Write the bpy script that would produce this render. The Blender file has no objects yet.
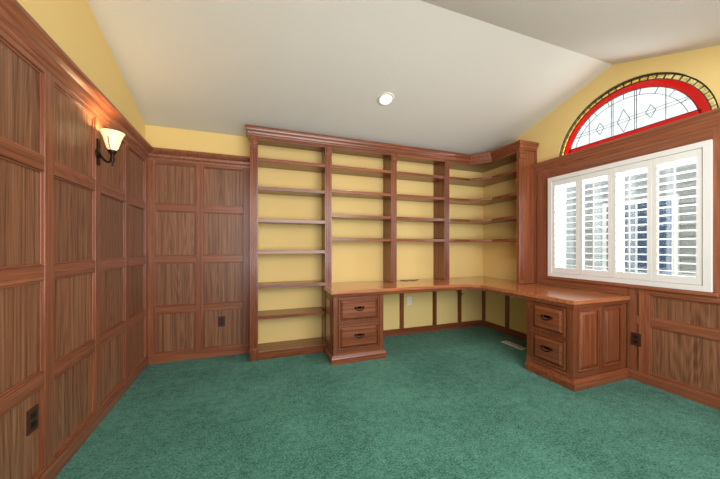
import bpy, bmesh, math, random
from mathutils import Vector, Matrix
random.seed(3)
scene = bpy.context.scene
F=280.0; TH=math.atan(98/280.0); H=1.22
YB=3.5; XR=3.26; XL=-1.15; YN=-1.6
PHI=math.radians(3.04)
RY=1.78; SL=0.30; ZB=2.50
ZR=ZB+SL*(YB-RY)
def srgb(r,g,b):
    def c(v):
        v/=255.0
        return v/12.92 if v<=0.04045 else ((v+0.055)/1.055)**2.4
    return (c(r),c(g),c(b),1.0)
# ---------------- materials
def newmat(name):
    m=bpy.data.materials.new(name); m.use_nodes=True
    nt=m.node_tree; b=nt.nodes["Principled BSDF"]
    return m,nt,b
def N(nt,t,**kw):
    n=nt.nodes.new(t)
    for k,v in kw.items(): setattr(n,k,v)
    return n
def simple(name,col,rough=0.5,metal=0.0,emit=None,es=0,bump=0,bscale=50,var=0.0,spec=0.5):
    m,nt,b=newmat(name)
    b.inputs["Base Color"].default_value=col
    b.inputs["Roughness"].default_value=rough
    b.inputs["Metallic"].default_value=metal
    b.inputs["Specular IOR Level"].default_value=spec
    if emit:
        b.inputs["Emission Color"].default_value=emit
        b.inputs["Emission Strength"].default_value=es
    tc=N(nt,"ShaderNodeTexCoord")
    if bump>0:
        nz=N(nt,"ShaderNodeTexNoise"); nz.inputs["Scale"].default_value=bscale; nz.inputs["Detail"].default_value=4
        nt.links.new(tc.outputs["Object"],nz.inputs["Vector"])
        bp=N(nt,"ShaderNodeBump"); bp.inputs["Strength"].default_value=bump; bp.inputs["Distance"].default_value=0.01
        nt.links.new(nz.outputs["Fac"],bp.inputs["Height"]); nt.links.new(bp.outputs["Normal"],b.inputs["Normal"])
    if var>0:
        nz=N(nt,"ShaderNodeTexNoise"); nz.inputs["Scale"].default_value=2.0; nz.inputs["Detail"].default_value=5
        nt.links.new(tc.outputs["Object"],nz.inputs["Vector"])
        mr=N(nt,"ShaderNodeMapRange"); mr.inputs["To Min"].default_value=1-var; mr.inputs["To Max"].default_value=1+var
        nt.links.new(nz.outputs["Fac"],mr.inputs["Value"])
        hs=N(nt,"ShaderNodeHueSaturation"); hs.inputs["Color"].default_value=col
        nt.links.new(mr.outputs["Result"],hs.inputs["Value"]); nt.links.new(hs.outputs["Color"],b.inputs["Base Color"])
    return m
def wood(name,dark,mid,light,axis,rough,coat=0.0,ring=0.5):
    m,nt,b=newmat(name)
    tc=N(nt,"ShaderNodeTexCoord"); geo=N(nt,"ShaderNodeNewGeometry")
    mul=N(nt,"ShaderNodeMath",operation='MULTIPLY'); mul.inputs[1].default_value=37.0
    nt.links.new(geo.outputs["Random Per Island"],mul.inputs[0])
    add=N(nt,"ShaderNodeVectorMath",operation='ADD')
    nt.links.new(tc.outputs["Object"],add.inputs[0]); nt.links.new(mul.outputs[0],add.inputs[1])
    def mapped(cross,along):
        mp=N(nt,"ShaderNodeVectorMath",operation='MULTIPLY')
        s=[cross]*3; s['xyz'.index(axis)]=along
        mp.inputs[1].default_value=s
        nt.links.new(add.outputs[0],mp.inputs[0]); return mp.outputs[0]
    n1=N(nt,"ShaderNodeTexNoise"); n1.inputs["Scale"].default_value=1; n1.inputs["Detail"].default_value=1.0
    nt.links.new(mapped(6.0,0.32),n1.inputs["Vector"])
    m1=N(nt,"ShaderNodeMath",operation='MULTIPLY'); m1.inputs[1].default_value=190
    nt.links.new(n1.outputs["Fac"],m1.inputs[0])
    sn=N(nt,"ShaderNodeMath",operation='SINE'); nt.links.new(m1.outputs[0],sn.inputs[0])
    n2=N(nt,"ShaderNodeTexNoise"); n2.inputs["Scale"].default_value=1; n2.inputs["Detail"].default_value=5; n2.inputs["Roughness"].default_value=0.6
    nt.links.new(mapped(150,3.0),n2.inputs["Vector"])
    n3=N(nt,"ShaderNodeTexNoise"); n3.inputs["Scale"].default_value=1; n3.inputs["Detail"].default_value=3
    nt.links.new(mapped(50,0.6),n3.inputs["Vector"])
    mxn=N(nt,"ShaderNodeMath",operation='ADD'); nt.links.new(n2.outputs["Fac"],mxn.inputs[0]); nt.links.new(n3.outputs["Fac"],mxn.inputs[1])
    hf=N(nt,"ShaderNodeMath",operation='MULTIPLY'); hf.inputs[1].default_value=0.5; nt.links.new(mxn.outputs[0],hf.inputs[0])
    ma=N(nt,"ShaderNodeMath",operation='MULTIPLY_ADD'); ma.inputs[1].default_value=0.10*ring
    nt.links.new(sn.outputs[0],ma.inputs[0]); nt.links.new(hf.outputs[0],ma.inputs[2])
    cr=N(nt,"ShaderNodeValToRGB")
    cr.color_ramp.elements[0].position=0.35; cr.color_ramp.elements[0].color=dark
    cr.color_ramp.elements[1].position=0.65; cr.color_ramp.elements[1].color=light
    e=cr.color_ramp.elements.new(0.5); e.color=mid
    nt.links.new(ma.outputs[0],cr.inputs["Fac"])
    hs=N(nt,"ShaderNodeHueSaturation")
    mr=N(nt,"ShaderNodeMapRange"); mr.inputs["To Min"].default_value=0.87; mr.inputs["To Max"].default_value=1.13
    nt.links.new(geo.outputs["Random Per Island"],mr.inputs["Value"]); nt.links.new(mr.outputs["Result"],hs.inputs["Value"])
    nt.links.new(cr.outputs["Color"],hs.inputs["Color"]); nt.links.new(hs.outputs["Color"],b.inputs["Base Color"])
    b.inputs["Roughness"].default_value=rough
    b.inputs["Coat Weight"].default_value=coat; b.inputs["Coat Roughness"].default_value=0.18
    bp=N(nt,"ShaderNodeBump"); bp.inputs["Strength"].default_value=0.15; bp.inputs["Distance"].default_value=0.002
    nt.links.new(n2.outputs["Fac"],bp.inputs["Height"]); nt.links.new(bp.outputs["Normal"],b.inputs["Normal"])
    return m
WOODS={}
def fam(key,*a,**k):
    for ax in 'xyz': WOODS[(key,ax)]=wood("wood_%s_%s"%(key,ax),*a[:3],ax,*a[3:],**k)
fam('panel',srgb(98,60,40),srgb(138,91,63),srgb(162,114,84),0.42,coat=0.12,ring=0.45)
fam('frame',srgb(114,63,40),srgb(144,84,56),srgb(166,104,74),0.36,coat=0.25,ring=0.3)
fam('cherry',srgb(94,47,26),srgb(128,68,40),srgb(154,90,55),0.30,coat=0.4,ring=0.3)
fam('desk',srgb(140,78,46),srgb(172,104,66),srgb(194,128,86),0.20,coat=0.7,ring=0.4)
M_yellow=simple("yellow_wall_paint",srgb(238,210,140),0.7,bump=0.08,bscale=120,var=0.03,spec=0.25)
M_ceil=simple("ceiling_paint",srgb(218,214,204),0.8,bump=0.12,bscale=90,spec=0.2)
M_white=simple("white_shutter_paint",srgb(238,238,236),0.4)
M_bronze=simple("dark_bronze",srgb(50,36,26),0.35,metal=0.8,bump=0.1,bscale=80)
M_plate=simple("brown_plate",srgb(74,40,26),0.4)
M_slot=simple("outlet_black",srgb(22,16,12),0.5)
M_wplate=simple("white_plastic",srgb(235,232,222),0.4)
M_lead=simple("lead_came",srgb(52,52,54),0.5,metal=0.3)
M_bulb=simple("lamp_glow",srgb(255,250,235),0.5,emit=srgb(255,244,220),es=3)
M_trimring=simple("downlight_trim",srgb(225,222,216),0.4)
M_shade=simple("frosted_glass_shade",srgb(255,236,200),0.4,emit=srgb(255,220,155),es=0.6)
M_black=simple("black_cord",srgb(20,20,20),0.5)
def glass(name,col,tex=0.0):
    m=bpy.data.materials.new(name); m.use_nodes=True; nt=m.node_tree
    for n in list(nt.nodes):
        if n.type!='OUTPUT_MATERIAL': nt.nodes.remove(n)
    out=[n for n in nt.nodes if n.type=='OUTPUT_MATERIAL'][0]
    tr=N(nt,"ShaderNodeBsdfTransparent"); tr.inputs["Color"].default_value=col
    gl=N(nt,"ShaderNodeBsdfGlossy"); gl.inputs["Roughness"].default_value=0.08
    mx=N(nt,"ShaderNodeMixShader"); mx.inputs[0].default_value=0.05
    if tex>0:
        tc=N(nt,"ShaderNodeTexCoord"); vo=N(nt,"ShaderNodeTexNoise"); vo.inputs["Scale"].default_value=40
        nt.links.new(tc.outputs["Object"],vo.inputs["Vector"])
        hs=N(nt,"ShaderNodeHueSaturation"); hs.inputs["Color"].default_value=col
        mr=N(nt,"ShaderNodeMapRange"); mr.inputs["To Min"].default_value=1-tex; mr.inputs["To Max"].default_value=1+tex
        nt.links.new(vo.outputs["Fac"],mr.inputs["Value"]); nt.links.new(mr.outputs["Result"],hs.inputs["Value"])
        nt.links.new(hs.outputs["Color"],tr.inputs["Color"])
    nt.links.new(tr.outputs[0],mx.inputs[1]); nt.links.new(gl.outputs[0],mx.inputs[2]); nt.links.new(mx.outputs[0],out.inputs["Surface"])
    return m
M_gclear=glass("clear_glass",(0.95,0.97,0.97,1))
M_gwhite=glass("pale_leaded_glass",(0.86,0.88,0.87,1),0.10)
M_gred=glass("red_glass",(0.66,0.012,0.016,1))
M_gyel=glass("amber_glass",(0.70,0.62,0.36,1),0.5)
# carpet
def carpet():
    m,nt,b=newmat("green_carpet")
    tc=N(nt,"ShaderNodeTexCoord")
    def nz(s,d):
        n=N(nt,"ShaderNodeTexNoise"); n.inputs["Scale"].default_value=s; n.inputs["Detail"].default_value=d; n.inputs["Roughness"].default_value=0.65
        nt.links.new(tc.outputs["Object"],n.inputs["Vector"]); return n
    a=nz(85,5); c=nz(18,4); d=nz(1.5,3)
    m1=N(nt,"ShaderNodeMath",operation='MULTIPLY_ADD'); m1.inputs[1].default_value=0.58
    nt.links.new(a.outputs["Fac"],m1.inputs[0])
    m2=N(nt,"ShaderNodeMath",operation='MULTIPLY_ADD'); m2.inputs[1].default_value=0.22
    nt.links.new(c.outputs["Fac"],m2.inputs[0])
    m3=N(nt,"ShaderNodeMath",operation='MULTIPLY'); m3.inputs[1].default_value=0.20
    nt.links.new(d.outputs["Fac"],m3.inputs[0]); nt.links.new(m3.outputs[0],m2.inputs[2]); nt.links.new(m2.outputs[0],m1.inputs[2])
    cr=N(nt,"ShaderNodeValToRGB")
    cr.color_ramp.elements[0].position=0.39; cr.color_ramp.elements[0].color=srgb(24,82,68)
    cr.color_ramp.elements[1].position=0.61; cr.color_ramp.elements[1].color=srgb(102,166,147)
    nt.links.new(m1.outputs[0],cr.inputs["Fac"]); nt.links.new(cr.outputs["Color"],b.inputs["Base Color"])
    b.inputs["Roughness"].default_value=1.0; b.inputs["Specular IOR Level"].default_value=0.05
    b.inputs["Sheen Weight"].default_value=0.1
    bp=N(nt,"ShaderNodeBump"); bp.inputs["Strength"].default_value=0.75; bp.inputs["Distance"].default_value=0.024
    nt.links.new(m1.outputs[0],bp.inputs["Height"]); nt.links.new(bp.outputs["Normal"],b.inputs["Normal"])
    return m
M_carpet=carpet()
# ---------------- builder
class B:
    def __init__(s,name,fn=None,bevel=0.0,mw=None):
        s.name=name; s.bm=bmesh.new(); s.fn=fn or (lambda a,b,c:(a,b,c)); s.mats=[]; s.bev=bevel; s.mw=mw
    def mi(s,m):
        if m not in s.mats: s.mats.append(m)
        return s.mats.index(m)
    def V(s,p): return s.bm.verts.new(s.fn(*p))
    def pick(s,mat,vs):
        if isinstance(mat,str):
            if ':' in mat: k,ax=mat.split(':'); return WOODS[(k,ax)]
            ex=[max(v.co[i] for v in vs)-min(v.co[i] for v in vs) for i in range(3)]
            return WOODS[(mat,'xyz'[ex.index(max(ex))])]
        return mat
    def box(s,a0,a1,b0,b1,c0,c1,mat):
        vs=[s.V((a,b,c)) for a in(a0,a1) for b in(b0,b1) for c in(c0,c1)]
        m=s.mi(s.pick(mat,vs))
        for q in((0,1,3,2),(4,6,7,5),(0,4,5,1),(2,3,7,6),(0,2,6,4),(1,5,7,3)):
            f=s.bm.faces.new([vs[i] for i in q]); f.material_index=m
        return vs
    def loft(s,rings,mat,cap=True,smooth=False,closed=False):
        R=[[s.V(p) for p in r] for r in rings]
        m=s.mi(s.pick(mat,[v for r in R for v in r])); n=len(R[0])
        rr=range(len(R)) if closed else range(len(R)-1)
        for i in rr:
            A=R[i]; C=R[(i+1)%len(R)]
            for j in range(n):
                f=s.bm.faces.new((A[j],A[(j+1)%n],C[(j+1)%n],C[j])); f.material_index=m; f.smooth=smooth
        if cap and not closed:
            for r in (R[0],R[-1]):
                f=s.bm.faces.new(r); f.material_index=m
    def poly(s,pts,c0,c1,mat,ax=2):
        def mk(p,c):
            l=list(p); l.insert(ax,c); return tuple(l)
        s.loft([[mk(p,c0) for p in pts],[mk(p,c1) for p in pts]],mat)
    def sweep(s,path,prof,mat):
        rings=[]; n=len(path)
        for i,p in enumerate(path):
            p=Vector(p)
            d0=(p-Vector(path[i-1])).normalized() if i>0 else None
            d1=(Vector(path[i+1])-p).normalized() if i<n-1 else None
            if d0 is None: d0=d1
            if d1 is None: d1=d0
            n0=Vector((d0.y,-d0.x)); n1=Vector((d1.y,-d1.x))
            mm=(n0+n1); mm=mm/ max(mm.dot(n0),1e-4)
            rings.append([(p.x+mm.x*d,p.y+mm.y*d,z) for d,z in prof])
        s.loft(rings,mat)
    def tube(s,pts,r,mat,seg=8):
        rings=[]; n=len(pts); pts=[Vector(p) for p in pts]
        for i,p in enumerate(pts):
            t=(pts[min(i+1,n-1)]-pts[max(i-1,0)]).normalized()
            u=t.cross(Vector((0.13,0.21,1))); 
            if u.length<0.05: u=t.cross(Vector((1,0,0)))
            u.normalize(); w=t.cross(u)
            rr=r[i] if isinstance(r,(list,tuple)) else r
            rings.append([tuple(p+u*rr*math.cos(2*math.pi*k/seg)+w*rr*math.sin(2*math.pi*k/seg)) for k in range(seg)])
        s.loft(rings,mat,smooth=True)
    def lathe(s,prof,c,mat,axis=2,seg=28,cap=True):
        rings=[]
        for r,h in prof:
            ring=[]
            for k in range(seg):
                a=2*math.pi*k/seg; l=[r*math.cos(a),r*math.sin(a)]; l.insert(axis,h)
                ring.append((c[0]+l[0],c[1]+l[1],c[2]+l[2]))
            rings.append(ring)
        s.loft(rings,mat,cap=cap,smooth=True)
    def frustum(s,a0,a1,c0,c1,d0,d1,ins,mat):
        r0=[(a0,d0,c0),(a1,d0,c0),(a1,d0,c1),(a0,d0,c1)]
        r1=[(a0+ins,d1,c0+ins),(a1-ins,d1,c0+ins),(a1-ins,d1,c1-ins),(a0+ins,d1,c1-ins)]
        s.loft([r0,r1],mat)
    def done(s,parent=None):
        bmesh.ops.recalc_face_normals(s.bm,faces=s.bm.faces)
        me=bpy.data.meshes.new(s.name); s.bm.to_mesh(me); s.bm.free()
        for m in s.mats: me.materials.append(m)
        o=bpy.data.objects.new(s.name,me); bpy.context.collection.objects.link(o)
        if s.mw is not None: o.matrix_world=s.mw
        if s.bev>0:
            md=o.modifiers.new("bevel",'BEVEL'); md.width=s.bev; md.segments=2; md.limit_method='ANGLE'; md.angle_limit=math.radians(50)
            md.use_clamp_overlap=True
        if parent: o.parent=parent
        return o
fback=lambda s,d,z:(s,YB-d,z)
fright=lambda s,d,z:(XR-d,s,z)
fleft=lambda s,d,z:(d,-s,z)
MWL=Matrix.Translation((XL,YB,0))@Matrix.Rotation(PHI,4,'Z')
# ---------------- shell
def ceilprof(extra=0.0,y1=YB+0.15,y0=YN):
    return [(y1,ZB-SL*0.15+extra),(RY,ZR+extra),(0.6,ZR-0.4*(RY-0.6)+extra),(y0,ZR-0.4*(RY-0.6)+extra)]
b=B("floor"); b.box(-1.5,XR+0.15,YN,YB+0.15,-0.1,0,M_carpet); b.done()
b=B("ceiling")
p=ceilprof(); q=[(y,z+0.12) for y,z in reversed(p)]
b.poly(p+q,-1.45,XR+0.15,M_ceil,ax=0); b.done()
b=B("wall_back"); b.box(XL-0.15,XR+0.15,YB,YB+0.15,0,ZB-0.045,M_yellow); b.box(XL-0.15,XR+0.15,YB,YB+0.15,ZB-0.045,ZB-0.002,M_yellow); b.done()
b=B("wall_left",fleft,mw=MWL)
pr=[(0,0),(0,ZB),(1.72,ZR),(2.905,ZR-0.4*1.18),(5.1,ZR-0.4*1.18),(5.1,0)]
b.poly([(s_,z) for s_,z in pr],-0.15,0,M_yellow,ax=1); b.done()
# right wall with window openings
WY0,WY1,WZ0,WZ1=1.17,2.375,0.92,1.99
AY,AR,AZ=1.71,0.615,2.19
b=B("wall_right",fright)
T=-0.15
b.box(YN,WY0,T,0,0,AZ,M_yellow); b.box(WY1,YB+0.0,T,0,0,AZ,M_yellow)
b.box(WY0,WY1,T,0,0,WZ0,M_yellow); b.box(WY0,WY1,T,0,WZ1,AZ,M_yellow)
arc=[(AY+AR*math.cos(math.pi*k/40),AZ+AR*math.sin(math.pi*k/40)) for k in range(41)]
edge=[(YN,AZ)]+[(a[0],a[1]) for a in reversed(arc)]+[(YB,AZ)]
def zc(y):
    if y>RY: return ZB+SL*(YB-y)
    if y>0.6: return ZR-0.4*(RY-y)
    return ZR-0.4*(RY-0.6)
for k in range(len(edge)-1):
    (y0,z0),(y1,z1)=edge[k],edge[k+1]
    if y1-y0<1e-5: continue
    ys=[y0]+[v for v in (0.6,RY) if y0<v<y1]+[y1]
    b.poly([(y0,z0),(y1,z1)]+[(v,zc(v)) for v in reversed(ys)],T,0,M_yellow,ax=1)
b.done()
# ---------------- wainscot
RZ=[0.555,1.09,1.64]
def frame(b,s0,s1,z0,z1,stiles,rails,sw=0.075,d=0.026,pd=0.008,pm='panel',fm='frame'):
    b.box(s0,s1,0,pd*0.5,z0,z1,fm)
    st=[]
    for c in stiles:
        a0=max(s0,c-sw/2); a1=min(s1,c+sw/2); st.append((a0,a1)); b.box(a0,a1,0,d,z0,z1,fm)
    for i in range(len(st)-1):
        u0=st[i][1]; u1=st[i+1][0]
        for r0,r1 in rails: b.box(u0,u1,0,d-0.001,r0,r1,fm)
        for j in range(len(rails)-1):
            v0=rails[j][1]; v1=rails[j+1][0]
            b.box(u0,u1,0,pd,v0,v1,(pm+':z'))
            m=0.010
            b.box(u0,u0+m,pd,d-0.010,v0,v1,fm); b.box(u1-m,u1,pd,d-0.010,v0,v1,fm)
            b.box(u0+m,u1-m,pd,d-0.010,v0,v0+m,fm); b.box(u0+m,u1-m,pd,d-0.010,v1-m,v1,fm)
rl=[(0.0,0.10)]+[(z-0.037,z+0.037) for z in RZ]+[(2.10,2.20)]
b=B("trim_4",fleft,bevel=0.003,mw=MWL)
frame(b,0.03,5.08,0,2.2,[0.05]+[0.56+0.52*i for i in range(9)],rl); 
b.box(0.03,5.08,0.026,0.036,0,0.085,'frame'); b.done()
b=B("trim_5",fback,bevel=0.003)
frame(b,XL+0.02,-0.125,0,2.2,[XL+0.055,-0.645,-0.165],rl)
b.box(XL+0.03,-0.125,0.026,0.036,0,0.085,'frame'); b.done()
b=B("trim_6",fright,bevel=0.003)
frame(b,YN,1.655,0,0.86,[YN+0.03]+[1.53-0.51*i for i in range(5,-1,-1)]+[1.63],[(0,0.10),(0.518,0.592),(0.79,0.86)])
b.box(YN,1.655,0.026,0.036,0,0.085,'frame')
b.box(1.655,2.575,0,0.025,0.77,0.88,'frame')
b.box(2.41,2.575,0,0.026,0.88,2.2,'frame'); b.box(2.445,2.55,0.026,0.03,0.92,2.1,'frame')
b.box(1.125,2.41,0,0.026,2.03,2.2,'frame')
frame(b,YN,1.125,0.86,2.2,[YN+0.03,-0.6,0.02,0.55,1.087],[(0.86,0.87),(1.053,1.127),(1.603,1.677),(2.1,2.2)])
b.done()
capp=[(0.0,2.13),(0.03,2.13),(0.034,2.15),(0.045,2.165),(0.05,2.19),(0.07,2.205),(0.085,2.225),(0.085,2.245),(0.0,2.245)]
dn=Vector((math.sin(PHI),-math.cos(PHI)))
pn=Vector((XL,YB))+dn*5.08
b=B("trim_1"); b.sweep([tuple(pn),(XL,YB),(-0.128,YB)],capp,'frame:y'); b.done()
b=B("trim_2"); b.sweep([(XR,2.572),(XR,YN)],capp,'frame:y'); b.done()
b=B("trim_3",fright,bevel=0.004); b.box(1.09,2.44,0.027,0.055,0.845,0.872,'frame'); b.done()
# ---------------- bookcase
ZS=[1.31,1.59,1.88,2.17]; YF=3.21
OT=2.38
b=B("built_in_bookcase",bevel=0.002)
ST=[-0.081,0.733,1.58,2.38]
TD=0.768
for i,c in enumerate(ST):
    z0=0 if i<2 else TD
    w=0.04
    b.box(c-w,c+w,YF,YF+0.02,z0,OT+0.07,'cherry')
    b.box(c-0.022 if i else c-w,c+0.022,YF+0.02,YB-0.002 ,z0,OT+0.07,'cherry')
    for k in (-1,0,1):
        x=c+k*0.02
        b.loft([[(x-0.007,YF,z),(x-0.004,YF-0.006,z),(x+0.004,YF-0.006,z),(x+0.007,YF,z)] for z in ((z0 if z0>0.1 else 0.14),2.28)],'cherry')
    if z0<0.1: b.box(c-w-0.003,c+w+0.003,YF-0.009,YF,0,0.12,'cherry')
    b.box(c-w-0.002,c+w+0.002,YF-0.012,YF,2.30,2.385,'cherry')
    b.lathe([(0.03,0),(0.03,-0.006),(0.02,-0.010),(0.012,-0.006),(0.008,-0.012),(0.001,-0.012)],(c,YF-0.012,2.342),'cherry:z',axis=1,seg=16)
for z in (2.17,1.86,1.51,1.166,0.79,0.455):
    b.box(ST[0]+0.022,ST[1]-0.022,YF+0.012,YB-0.004,z-0.014,z+0.014,'cherry')
    b.box(ST[0]+0.022,ST[1]-0.022,YF+0.006,YF+0.012,z-0.021,z+0.018,'cherry')
b.box(ST[0]+0.022,ST[1]-0.022,YF+0.012,YB-0.004,0.06,0.085,'cherry')
b.box(ST[0]+0.04,ST[1]-0.04,YF-0.001,YF+0.012,0,0.087,'cherry')
for i in (1,2):
    for z in ZS:
        b.box(ST[i]+0.022,ST[i+1]-0.022,YF+0.012,YB-0.004,z-0.013,z+0.013,'cherry')
        b.box(ST[i]+0.022,ST[i+1]-0.022,YF+0.006,YF+0.012,z-0.019,z+0.017,'cherry')
XI=2.96; YE=2.60
for i in range(3):
    b.box(ST[i]+0.04,ST[i+1]-0.04,YF+0.001,YF+0.02,OT,OT+0.07,'cherry')
FR=0.20
def Lp(off):
    fr=FR
    return [(ST[3]+0.022,YF+off),(XI-fr+off,YF+off),(XI+off,YF-fr+off),(XI+off,YE+0.02),(XR-0.004,YE+0.02),(XR-0.004,YB-0.004),(ST[3]+0.022,YB-0.004)]
for z in ZS:
    b.poly(Lp(0.010),z-0.018,z+0.017,'cherry:x')
b.poly(Lp(0.001),OT+0.0,OT+0.07,'cherry:x')
b.box(ST[0]-0.03,ST[3]+0.03,YF+0.02,YB-0.004,OT+0.04,OT+0.07,'cherry')
b.box(XI,XR-0.002,YE-0.018,YE+0.02,TD,OT+0.07,'cherry')
b.box(XI-0.004,XI+0.075,YE-0.026,YE-0.018,TD,OT+0.04,'cherry')
b.box(XR-0.05,XR-0.03,YE-0.026,YE-0.018,TD,OT+0.04,'cherry')
for k in (0.018,0.036,0.054):
    b.box(XI+k-0.005,XI+k+0.005,YE-0.031,YE-0.026,TD+0.05,2.28,'cherry')
b.box(XI-0.006,XI+0.079,YE-0.036,YE-0.026,2.30,2.385,'cherry')
crown=[(0.0,2.412),(0.010,2.412),(0.012,2.425),(0.018,2.433),(0.024,2.45),(0.034,2.466),(0.038,2.482),(0.045,2.486),(0.045,2.506),(0.0,2.506)]
b.sweep([(ST[0]-0.042,YB-0.03),(ST[0]-0.042,YF),(XI-FR,YF),(XI,YF-FR),(XI,YE-0.026),(XR-0.03,YE-0.026)],crown,'cherry:x')
b.done()
# ---------------- desk
DZ0,DZ1=0.730,0.765
b=B("corner_desk",bevel=0.0025)
pts=[(0.675,2.81),(2.36,2.81),(2.48,2.69),(2.48,1.63),(XR-0.028,1.63),(XR-0.028,YB-0.028),(0.76,YB-0.028),(0.76,3.195),(0.675,3.195)]
b.poly(pts,DZ0,DZ1,'desk:x')
ins=[(0.69,2.825),(2.365,2.825),(2.495,2.695),(2.495,1.645),(XR-0.04,1.645)]
b.sweep(ins,[(0,0.695),(0.004,0.70),(0.008,0.72),(0.012,0.7298),(-0.01,0.7298),(-0.01,0.695)],'cherry:x')
def pull(b,fn,s,z,d):
    o=b.fn; b.fn=fn
    for sg in(-1,1):
        b.lathe([(0.013,d),(0.013,d+0.004),(0.006,d+0.007),(0.006,d+0.018),(0.001,d+0.02)],(s+sg*0.045,0,z),M_bronze,axis=1,seg=12)
    pt=[]
    for k in range(13):
        a=math.pi*k/12
        pt.append((s-0.045*math.cos(a),d+0.016+0.008*math.sin(a),z-0.026*math.sin(a)))
    b.tube(pt,[0.004+0.002*math.sin(math.pi*k/12) for k in range(13)],M_bronze)
    b.box(s-0.03,s+0.03,d,d+0.002,z-0.012,z+0.012,M_bronze)
    b.fn=o
def rpanel(b,fn,s0,s1,z0,z1,d,mat='cherry'):
    o=b.fn; b.fn=fn
    m=0.016
    b.box(s0,s1,d-0.003,d+0.006,z0,z0+m,mat); b.box(s0,s1,d-0.003,d+0.006,z1-m,z1,mat)
    b.box(s0,s0+m,d-0.003,d+0.006,z0+m,z1-m,mat); b.box(s1-m,s1,d-0.003,d+0.006,z0+m,z1-m,mat)
    b.frustum(s0+m+0.006,s1-m-0.006,z0+m+0.006,z1-m-0.006,d-0.003,d+0.012,0.024,mat)
    b.fn=o
def faceframe(b,fn,s0,s1,d,ped=True):
    o=b.fn; b.fn=fn
    b.box(s0,s0+0.045,d,d+0.012,0.09,0.72,'cherry'); b.box(s1-0.045,s1,d,d+0.012,0.09,0.72,'cherry')
    b.box(s0+0.045,s1-0.045,d,d+0.011,0.09,0.125,'cherry'); b.box(s0+0.045,s1-0.045,d,d+0.011,0.69,0.72,'cherry')
    for e in (s0+0.0225,s1-0.0225):
        for k in(-0.011,0,0.011): b.box(e+k-0.003,e+k+0.003,d+0.012,d+0.015,0.14,0.67,'cherry')
    b.fn=o
base=[(0,0),(0.026,0),(0.026,0.055),(0.022,0.065),(0.016,0.075),(0.012,0.09),(0,0.09)]
x0,x1,yf=0.70,1.268,2.85
b.box(x0,x1,yf,YB-0.30,0.0,0.7295,'cherry:z')
fA=lambda s,d,z:(s,yf-d,z)
faceframe(b,fA,x0,x1,0)
for z0,z1 in((0.125,0.40),(0.415,0.69)):
    rpanel(b,fA,x0+0.055,x1-0.055,z0+0.008,z1-0.008,0.012); pull(b,fA,(x0+x1)/2,(z0+z1)/2+0.02,0.022)
b.fn=fA; b.box(x0+0.045,x1-0.045,0,0.009,0.40,0.415,'cherry'); b.fn=lambda a,c,d:(a,c,d)
b.sweep([(x0,YB-0.31),(x0,yf-0.012),(x1,yf-0.012),(x1,YB-0.31)],base,'cherry:x')
rpanel(b,lambda s,d,z:(x0-d,s,z),yf+0.04,YB-0.35,0.13,0.69,0.003)
xb,y0,y1=2.52,1.665,2.10
b.box(xb,XR-0.04,y0,y1,0,0.7295,'cherry:z')
fB=lambda s,d,z:(xb-d,s,z)
faceframe(b,fB,y0,y1,0)
for z0,z1 in((0.125,0.40),(0.415,0.69)):
    rpanel(b,fB,y0+0.055,y1-0.055,z0+0.008,z1-0.008,0.012); pull(b,fB,(y0+y1)/2,(z0+z1)/2+0.02,0.022)
fC=lambda s,d,z:(s,y0-d,z)
b.fn=fC
for a,c in((xb-0.012,xb+0.05),(xb+0.325,xb+0.375),(XR-0.10,XR-0.04)): b.box(a,c,0,0.012,0.09,0.72,'cherry')
for z0,z1 in((0.09,0.135),(0.68,0.72)):
    b.box(xb+0.05,xb+0.325,0,0.011,z0,z1,'cherry'); b.box(xb+0.375,XR-0.10,0,0.011,z0,z1,'cherry')
b.fn=lambda a,c,d:(a,c,d)
rpanel(b,fC,xb+0.055,xb+0.32,0.14,0.675,0.006); rpanel(b,fC,xb+0.38,XR-0.105,0.14,0.675,0.006)
b.sweep([(xb-0.012,y1),(xb-0.012,y0-0.012),(XR-0.045,y0-0.012)],base,'cherry:x')
b.done()
# kneehole wall battens
b=B("baseboard_back",fback,bevel=0.002)
b.box(1.30,XR-0.03,0,0.02,0,0.085,'cherry')
for x in(1.36,1.837,2.373,2.812): b.box(x-0.03,x+0.03,0,0.02,0.085,0.725,'cherry')
b.box(1.30,XR-0.03,0,0.018,0.66,0.725,'cherry'); b.done()
b=B("baseboard_right",fright,bevel=0.002)
b.box(2.11,YB-0.002,0,0.02,0,0.085,'cherry')
for y in(YB-0.03,3.03,2.6): b.box(y-0.028,y+0.028,0,0.02,0.085,0.725,'cherry')
b.done()
# ---------------- outlets
def outlet(fn,s,z,d,pm,sm,mw=None):
    b=B("wall_outlet",fn,bevel=0.001,mw=mw)
    b.box(s-0.036,s+0.036,d,d+0.006,z-0.058,z+0.058,pm)
    for dz in(-0.022,0.022):
        b.box(s-0.016,s+0.016,d+0.006,d+0.009,z+dz-0.014,z+dz+0.014,sm)
        for e in(-0.006,0.006): b.box(s+e-0.0012,s+e+0.0012,d+0.009,d+0.0095,z+dz-0.005,z+dz+0.006,M_slot)
    b.done()
outlet(fleft,1.70,0.384,0.0085,M_plate,M_slot,MWL)
outlet(fback,-0.43,0.384,0.0085,M_plate,M_slot)
outlet(fright,1.585,0.375,0.0265,M_plate,M_slot)
outlet(fback,1.96,0.46,0.001,M_wplate,M_wplate)
b=B("floor_vent",bevel=0.001)
b.box(2.90,3.0,2.50,2.80,0.0,0.006,M_wplate)
for k in range(12): b.box(2.915,2.985,2.515+k*0.0235,2.522+k*0.0235,0.006,0.009,M_wplate)
for k in range(11): b.box(2.915,2.985,2.524+k*0.0235,2.536+k*0.0235,0.006,0.0065,M_slot)
b.done()
b=B("power_cord")
b.tube([(2.70+0.04*math.cos(t*0.6)+0.006*t,3.44-0.004*t,0.66-0.012*t+0.03*math.sin(t*0.6)) for t in range(16)],0.004,M_black); b.done()
b=B("power_cord")
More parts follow.
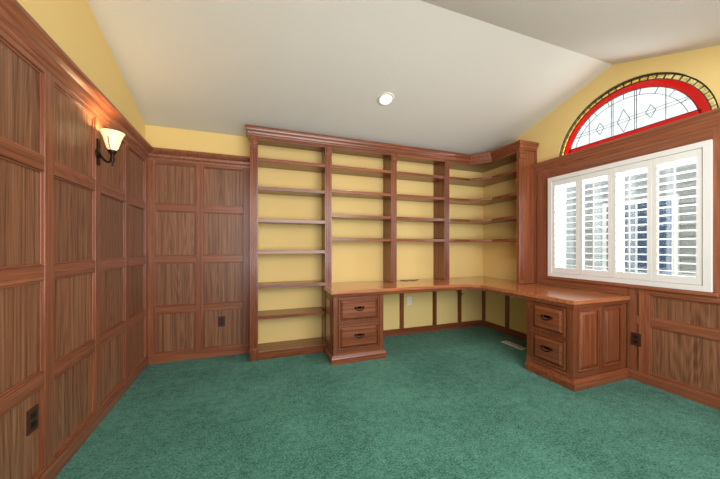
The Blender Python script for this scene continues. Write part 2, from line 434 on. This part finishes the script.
b.tube([(1.75+0.02*t,3.36+0.03*math.sin(t*1.1),0.770+0.0*t) for t in range(15)],0.004,M_black); b.done()
# ---------------- shutters window
b=B("window_1",fright,bevel=0.0015)
fy0,fy1,fz0,fz1=1.122,2.408,0.876,2.036
w=0.045
b.box(fy0,fy0+w,0.0265,0.05,fz0,fz1,M_white); b.box(fy1-w,fy1,0.0265,0.05,fz0,fz1,M_white)
b.box(fy0+w,fy1-w,0.0265,0.05,fz0,fz0+w,M_white); b.box(fy0+w,fy1-w,0.0265,0.05,fz1-w,fz1,M_white)
for a in((WY0+0.001,WY0+0.012,WZ0+0.001,WZ1-0.001),(WY1-0.012,WY1-0.001,WZ0+0.001,WZ1-0.001),(WY0+0.012,WY1-0.012,WZ0+0.001,WZ0+0.012),(WY0+0.012,WY1-0.012,WZ1-0.012,WZ1-0.001)):
    b.box(a[0],a[1],-0.145,0.027,a[2],a[3],M_white)
i0,i1=fy0+w+0.003,fy1-w-0.003; pw=(i1-i0)/4
for k in range(4):
    a0=i0+k*pw+0.002; a1=a0+pw-0.004; z0,z1=fz0+w+0.003,fz1-w-0.003; sw=0.032
    b.box(a0,a0+sw,0.015,0.043,z0,z1,M_white); b.box(a1-sw,a1,0.015,0.043,z0,z1,M_white)
    b.box(a0+sw,a1-sw,0.016,0.042,z0,z0+0.06,M_white); b.box(a0+sw,a1-sw,0.016,0.042,z1-0.06,z1,M_white)
    nl=14; hh=(z1-z0-0.12)/nl
    for j in range(nl):
        zc_=z0+0.06+hh*(j+0.5); rings=[]
        for s_ in(a0+sw,a1-sw):
            r=[]
            for q_ in range(10):
                an=2*math.pi*q_/10; u=0.030*math.cos(an); v=0.0045*math.sin(an); ti=math.radians(4)
                r.append((s_,0.029+u*math.cos(ti)-v*math.sin(ti),zc_+u*math.sin(ti)+v*math.cos(ti)))
            rings.append(r)
        b.loft(rings,M_white,smooth=False)
    b.box((a0+a1)/2-0.005,(a0+a1)/2+0.005,0.060,0.067,z0+0.07,z1-0.07,M_white)
b.box(WY0+0.012,WY1-0.012,-0.12,-0.115,WZ0+0.012,WZ1-0.012,M_gclear)
for y in(WY0+0.012,(WY0+WY1)/2-0.02,WY1-0.052): b.box(y,y+0.04,-0.135,-0.10,WZ0+0.012,WZ1-0.012,M_white)
for z in(WZ0+0.012,WZ1-0.052): b.box(WY0+0.052,WY1-0.052,-0.134,-0.101,z,z+0.04,M_white)
b.done()
# ---------------- arched leaded window
b=B("window_2",fright)
DO=0.035
def ring(r0,r1,d0,d1,mat,a0=0,a1=math.pi,n=48):
    d0+=DO; d1+=DO
    rings=[]
    for k in range(n+1):
        a=a0+(a1-a0)*k/n; c,s_=math.cos(a),math.sin(a)
        rings.append([(AY+r0*c,d0,AZ+r0*s_),(AY+r1*c,d0,AZ+r1*s_),(AY+r1*c,d1,AZ+r1*s_),(AY+r0*c,d1,AZ+r0*s_)])
    b.loft(rings,mat)
R=AR-0.002
ring(R-0.010,R,-0.085,-0.05,M_lead)
ring(R-0.042,R-0.010,-0.07,-0.066,M_gyel)
ring(R-0.046,R-0.042,-0.076,-0.06,M_lead)
ring(R-0.104,R-0.046,-0.07,-0.066,M_gred)
ring(R-0.108,R-0.104,-0.076,-0.06,M_lead)
ri=R-0.108; BB=0.130; zb=AZ+BB
a_=math.asin(BB/ri); n=40
pts=[(AY+ri*math.cos(a_+(math.pi-2*a_)*k/n),AZ+ri*math.sin(a_+(math.pi-2*a_)*k/n)) for k in range(n+1)]
b.poly(pts,-0.07+DO,-0.066+DO,M_gwhite,ax=1)
b.box(AY-ri-0.004,AY+ri+0.004,-0.07+DO,-0.066+DO,AZ+0.02,AZ+BB-0.004,M_gred)
b.box(AY-ri,AY+ri,-0.076+DO,-0.06+DO,AZ+BB-0.004,AZ+BB,M_lead)
b.box(AY-R+0.01,AY+R-0.01,-0.085+DO,-0.05+DO,AZ+0.001,AZ+0.02,M_lead)
for k in range(1,30):
    a=math.pi*k/30; c,s_=math.cos(a),math.sin(a); t=0.002
    p0=(AY+(R-0.042)*c,AZ+(R-0.042)*s_); p1=(AY+(R-0.010)*c,AZ+(R-0.010)*s_)
    b.poly([(p0[0]-t*s_,p0[1]+t*c),(p0[0]+t*s_,p0[1]-t*c),(p1[0]+t*s_,p1[1]-t*c),(p1[0]-t*s_,p1[1]+t*c)],-0.076+DO,-0.06+DO,M_lead,ax=1)
def lead(y0,z0,y1,z1,t=0.0014):
    d=Vector((y1-y0,z1-z0)); d.normalize(); nx,nz=-d.y*t,d.x*t
    b.poly([(y0+nx,z0+nz),(y0-nx,z0-nz),(y1-nx,z1-nz),(y1+nx,z1+nz)],-0.071+DO,-0.064+DO,M_lead,ax=1)
def hl(z):
    w_=math.sqrt(max(0,ri*ri-(z-AZ)**2)); lead(AY-w_,z,AY+w_,z)
def vl(y,zlo=None):
    h_=math.sqrt(max(0,ri*ri-(y-AY)**2)); lead(y,zlo or zb,y,AZ+h_)
hl(AZ+0.235); hl(AZ+0.262)
for y in(-0.10,-0.085,0.085,0.10,-0.30,0.30): vl(AY+y)
for cy,hw,hh in((0,0.05,0.11),(-0.2,0.035,0.06),(0.2,0.035,0.06)):
    cz=AZ+0.2485; cy=AY+cy
    lead(cy-hw,cz,cy,cz+hh); lead(cy,cz+hh,cy+hw,cz); lead(cy+hw,cz,cy,cz-hh); lead(cy,cz-hh,cy-hw,cz)
ring(ri-0.052,ri-0.049,-0.071,-0.064,M_lead,a0=a_*1.1,a1=math.pi-a_*1.1)
for k in range(2,11):
    a=math.pi*k/12
    lead(AY+(ri-0.05)*math.cos(a),AZ+(ri-0.05)*math.sin(a),AY+ri*math.cos(a),AZ+ri*math.sin(a))
b.done()
# ---------------- sconce
MS=MWL@Matrix.Translation((0.0265,-1.09,1.86))@Matrix.Scale(0.84,4)
b=B("wall_sconce",mw=MS)
b.lathe([(0.001,0.0),(0.045,0.0),(0.045,0.006),(0.035,0.012),(0.015,0.016),(0.001,0.018)],(0,0,0.0),M_bronze,axis=0,seg=24)
b.box(0,0.008,-0.02,0.02,-0.09,0.12,M_bronze)
pt=[(0.01+0.08*math.sin(math.pi/2*k/10),0,-0.06*math.sin(math.pi*k/10)) for k in range(11)]
b.tube(pt,0.009,M_bronze)
SX=0.095
b.lathe([(0.001,-0.11),(0.007,-0.105),(0.004,-0.09),(0.010,-0.075),(0.018,-0.05),(0.010,-0.03),(0.022,-0.004),(0.032,0.012),(0.030,0.02),(0.001,0.02)],(SX,0,0.02),M_bronze,seg=20)
sh=[(0.024,0.0),(0.038,0.02),(0.050,0.06),(0.060,0.10),(0.074,0.135),(0.083,0.15)]
b.lathe(sh+[(r-0.004,h) for r,h in reversed(sh)],(SX,0,0.04),M_shade,seg=32,cap=False)
for k in range(3):
    a=k*2*math.pi/3+0.4
    b.tube([(SX+(r+0.003)*math.cos(a),(r+0.003)*math.sin(a),0.04+h) for r,h in sh[:4]],0.003,M_bronze,seg=6)
so=b.done()
def lamp(name,typ,loc,energy,col=(1,1,1),target=None,parent=None,**k):
    l=bpy.data.lights.new(name,typ); l.energy=energy; l.color=col
    for a,v in k.items(): setattr(l,a,v)
    o=bpy.data.objects.new(name,l); bpy.context.collection.objects.link(o); o.location=loc
    if target is not None: o.rotation_euler=(Vector(target)-Vector(loc)).to_track_quat('-Z','Y').to_euler()
    if parent: o.parent=parent
    return o
lamp("sconce_bulb",'POINT',(SX,0,0.16),3.0,(1,0.78,0.50),parent=so,shadow_soft_size=0.03)
# ---------------- downlight
dx,dy=1.214,2.651; dz=ZB+SL*(YB-dy)
MD=Matrix.Translation((dx,dy,dz))@Matrix.Rotation(-math.atan(SL),4,'X')
b=B("recessed_downlight",mw=MD)
b.lathe([(0.088,-0.001),(0.088,-0.006),(0.075,-0.012),(0.062,-0.008),(0.060,-0.001)],(0,0,0),M_trimring,seg=36,cap=False)
b.lathe([(0.001,-0.002),(0.061,-0.002),(0.061,-0.004),(0.001,-0.005)],(0,0,0),M_bulb,seg=36)
do=b.done()
lamp("downlight_beam",'SPOT',(dx,dy,dz-0.05),30,(1,0.93,0.82),target=(dx,dy,0),spot_size=math.radians(130),spot_blend=0.8,shadow_soft_size=0.05)
# ---------------- exterior
M_siding=simple("siding_paint",srgb(158,162,164),0.8)
M_grass=simple("grass",srgb(80,98,62),0.9,var=0.2)
M_bluewin=simple("reflective_window",srgb(48,80,114),0.1)
b=B("ground_outside"); b.box(3.45,14,-8,12,-0.5,-0.4,M_grass); b.done()
b=B("neighbor_house")
hx=6.6
for k in range(17):
    z=-0.4+k*0.18
    b.loft([[(hx,y,z),(hx-0.03,y,z),(hx-0.005,y,z+0.18),(hx+0.2,y,z+0.18),(hx+0.2,y,z)] for y in(-5.0,8.0)],M_siding)
for yy in(5.3,3.2,1.2,-1.5):
    b.box(hx-0.06,hx,yy-0.55,yy+0.55,0.5,2.1,M_white); b.box(hx-0.07,hx-0.055,yy-0.47,yy-0.02,0.58,2.02,M_bluewin); b.box(hx-0.07,hx-0.055,yy+0.02,yy+0.47,0.58,2.02,M_bluewin)
b.done()
# ---------------- lights, world, camera
w_=bpy.data.worlds.new("world"); scene.world=w_; w_.use_nodes=True
bg=w_.node_tree.nodes["Background"]; bg.inputs[0].default_value=(0.93,0.97,1.0,1); bg.inputs[1].default_value=1.35
lamp("room_fill_light",'AREA',(1.1,-1.2,2.1),62,(1,0.97,0.92),target=(1.3,3.0,1.2),shape='RECTANGLE',size=2.8,size_y=1.2)
lamp("ceiling_bounce_light",'AREA',(0.9,-0.6,0.9),56,(1,0.98,0.95),target=(1.0,0.3,2.9),shape='RECTANGLE',size=2.4,size_y=0.8)
lamp("window_daylight",'AREA',(XR+0.5,1.75,1.7),60,(0.95,0.98,1),target=(0,1.9,0.9),shape='RECTANGLE',size=1.3,size_y=1.6)
cam=bpy.data.cameras.new("camera"); co=bpy.data.objects.new("camera",cam); bpy.context.collection.objects.link(co)
co.location=(0,0,H); co.rotation_euler=(math.pi/2,0,-TH)
cam.sensor_fit='HORIZONTAL'; cam.sensor_width=36; cam.lens=36*F/720; cam.shift_y=7.5/720; cam.clip_start=0.02
scene.camera=co
scene.view_settings.view_transform='Standard'; scene.view_settings.look='None'
scene.view_settings.exposure=0.25
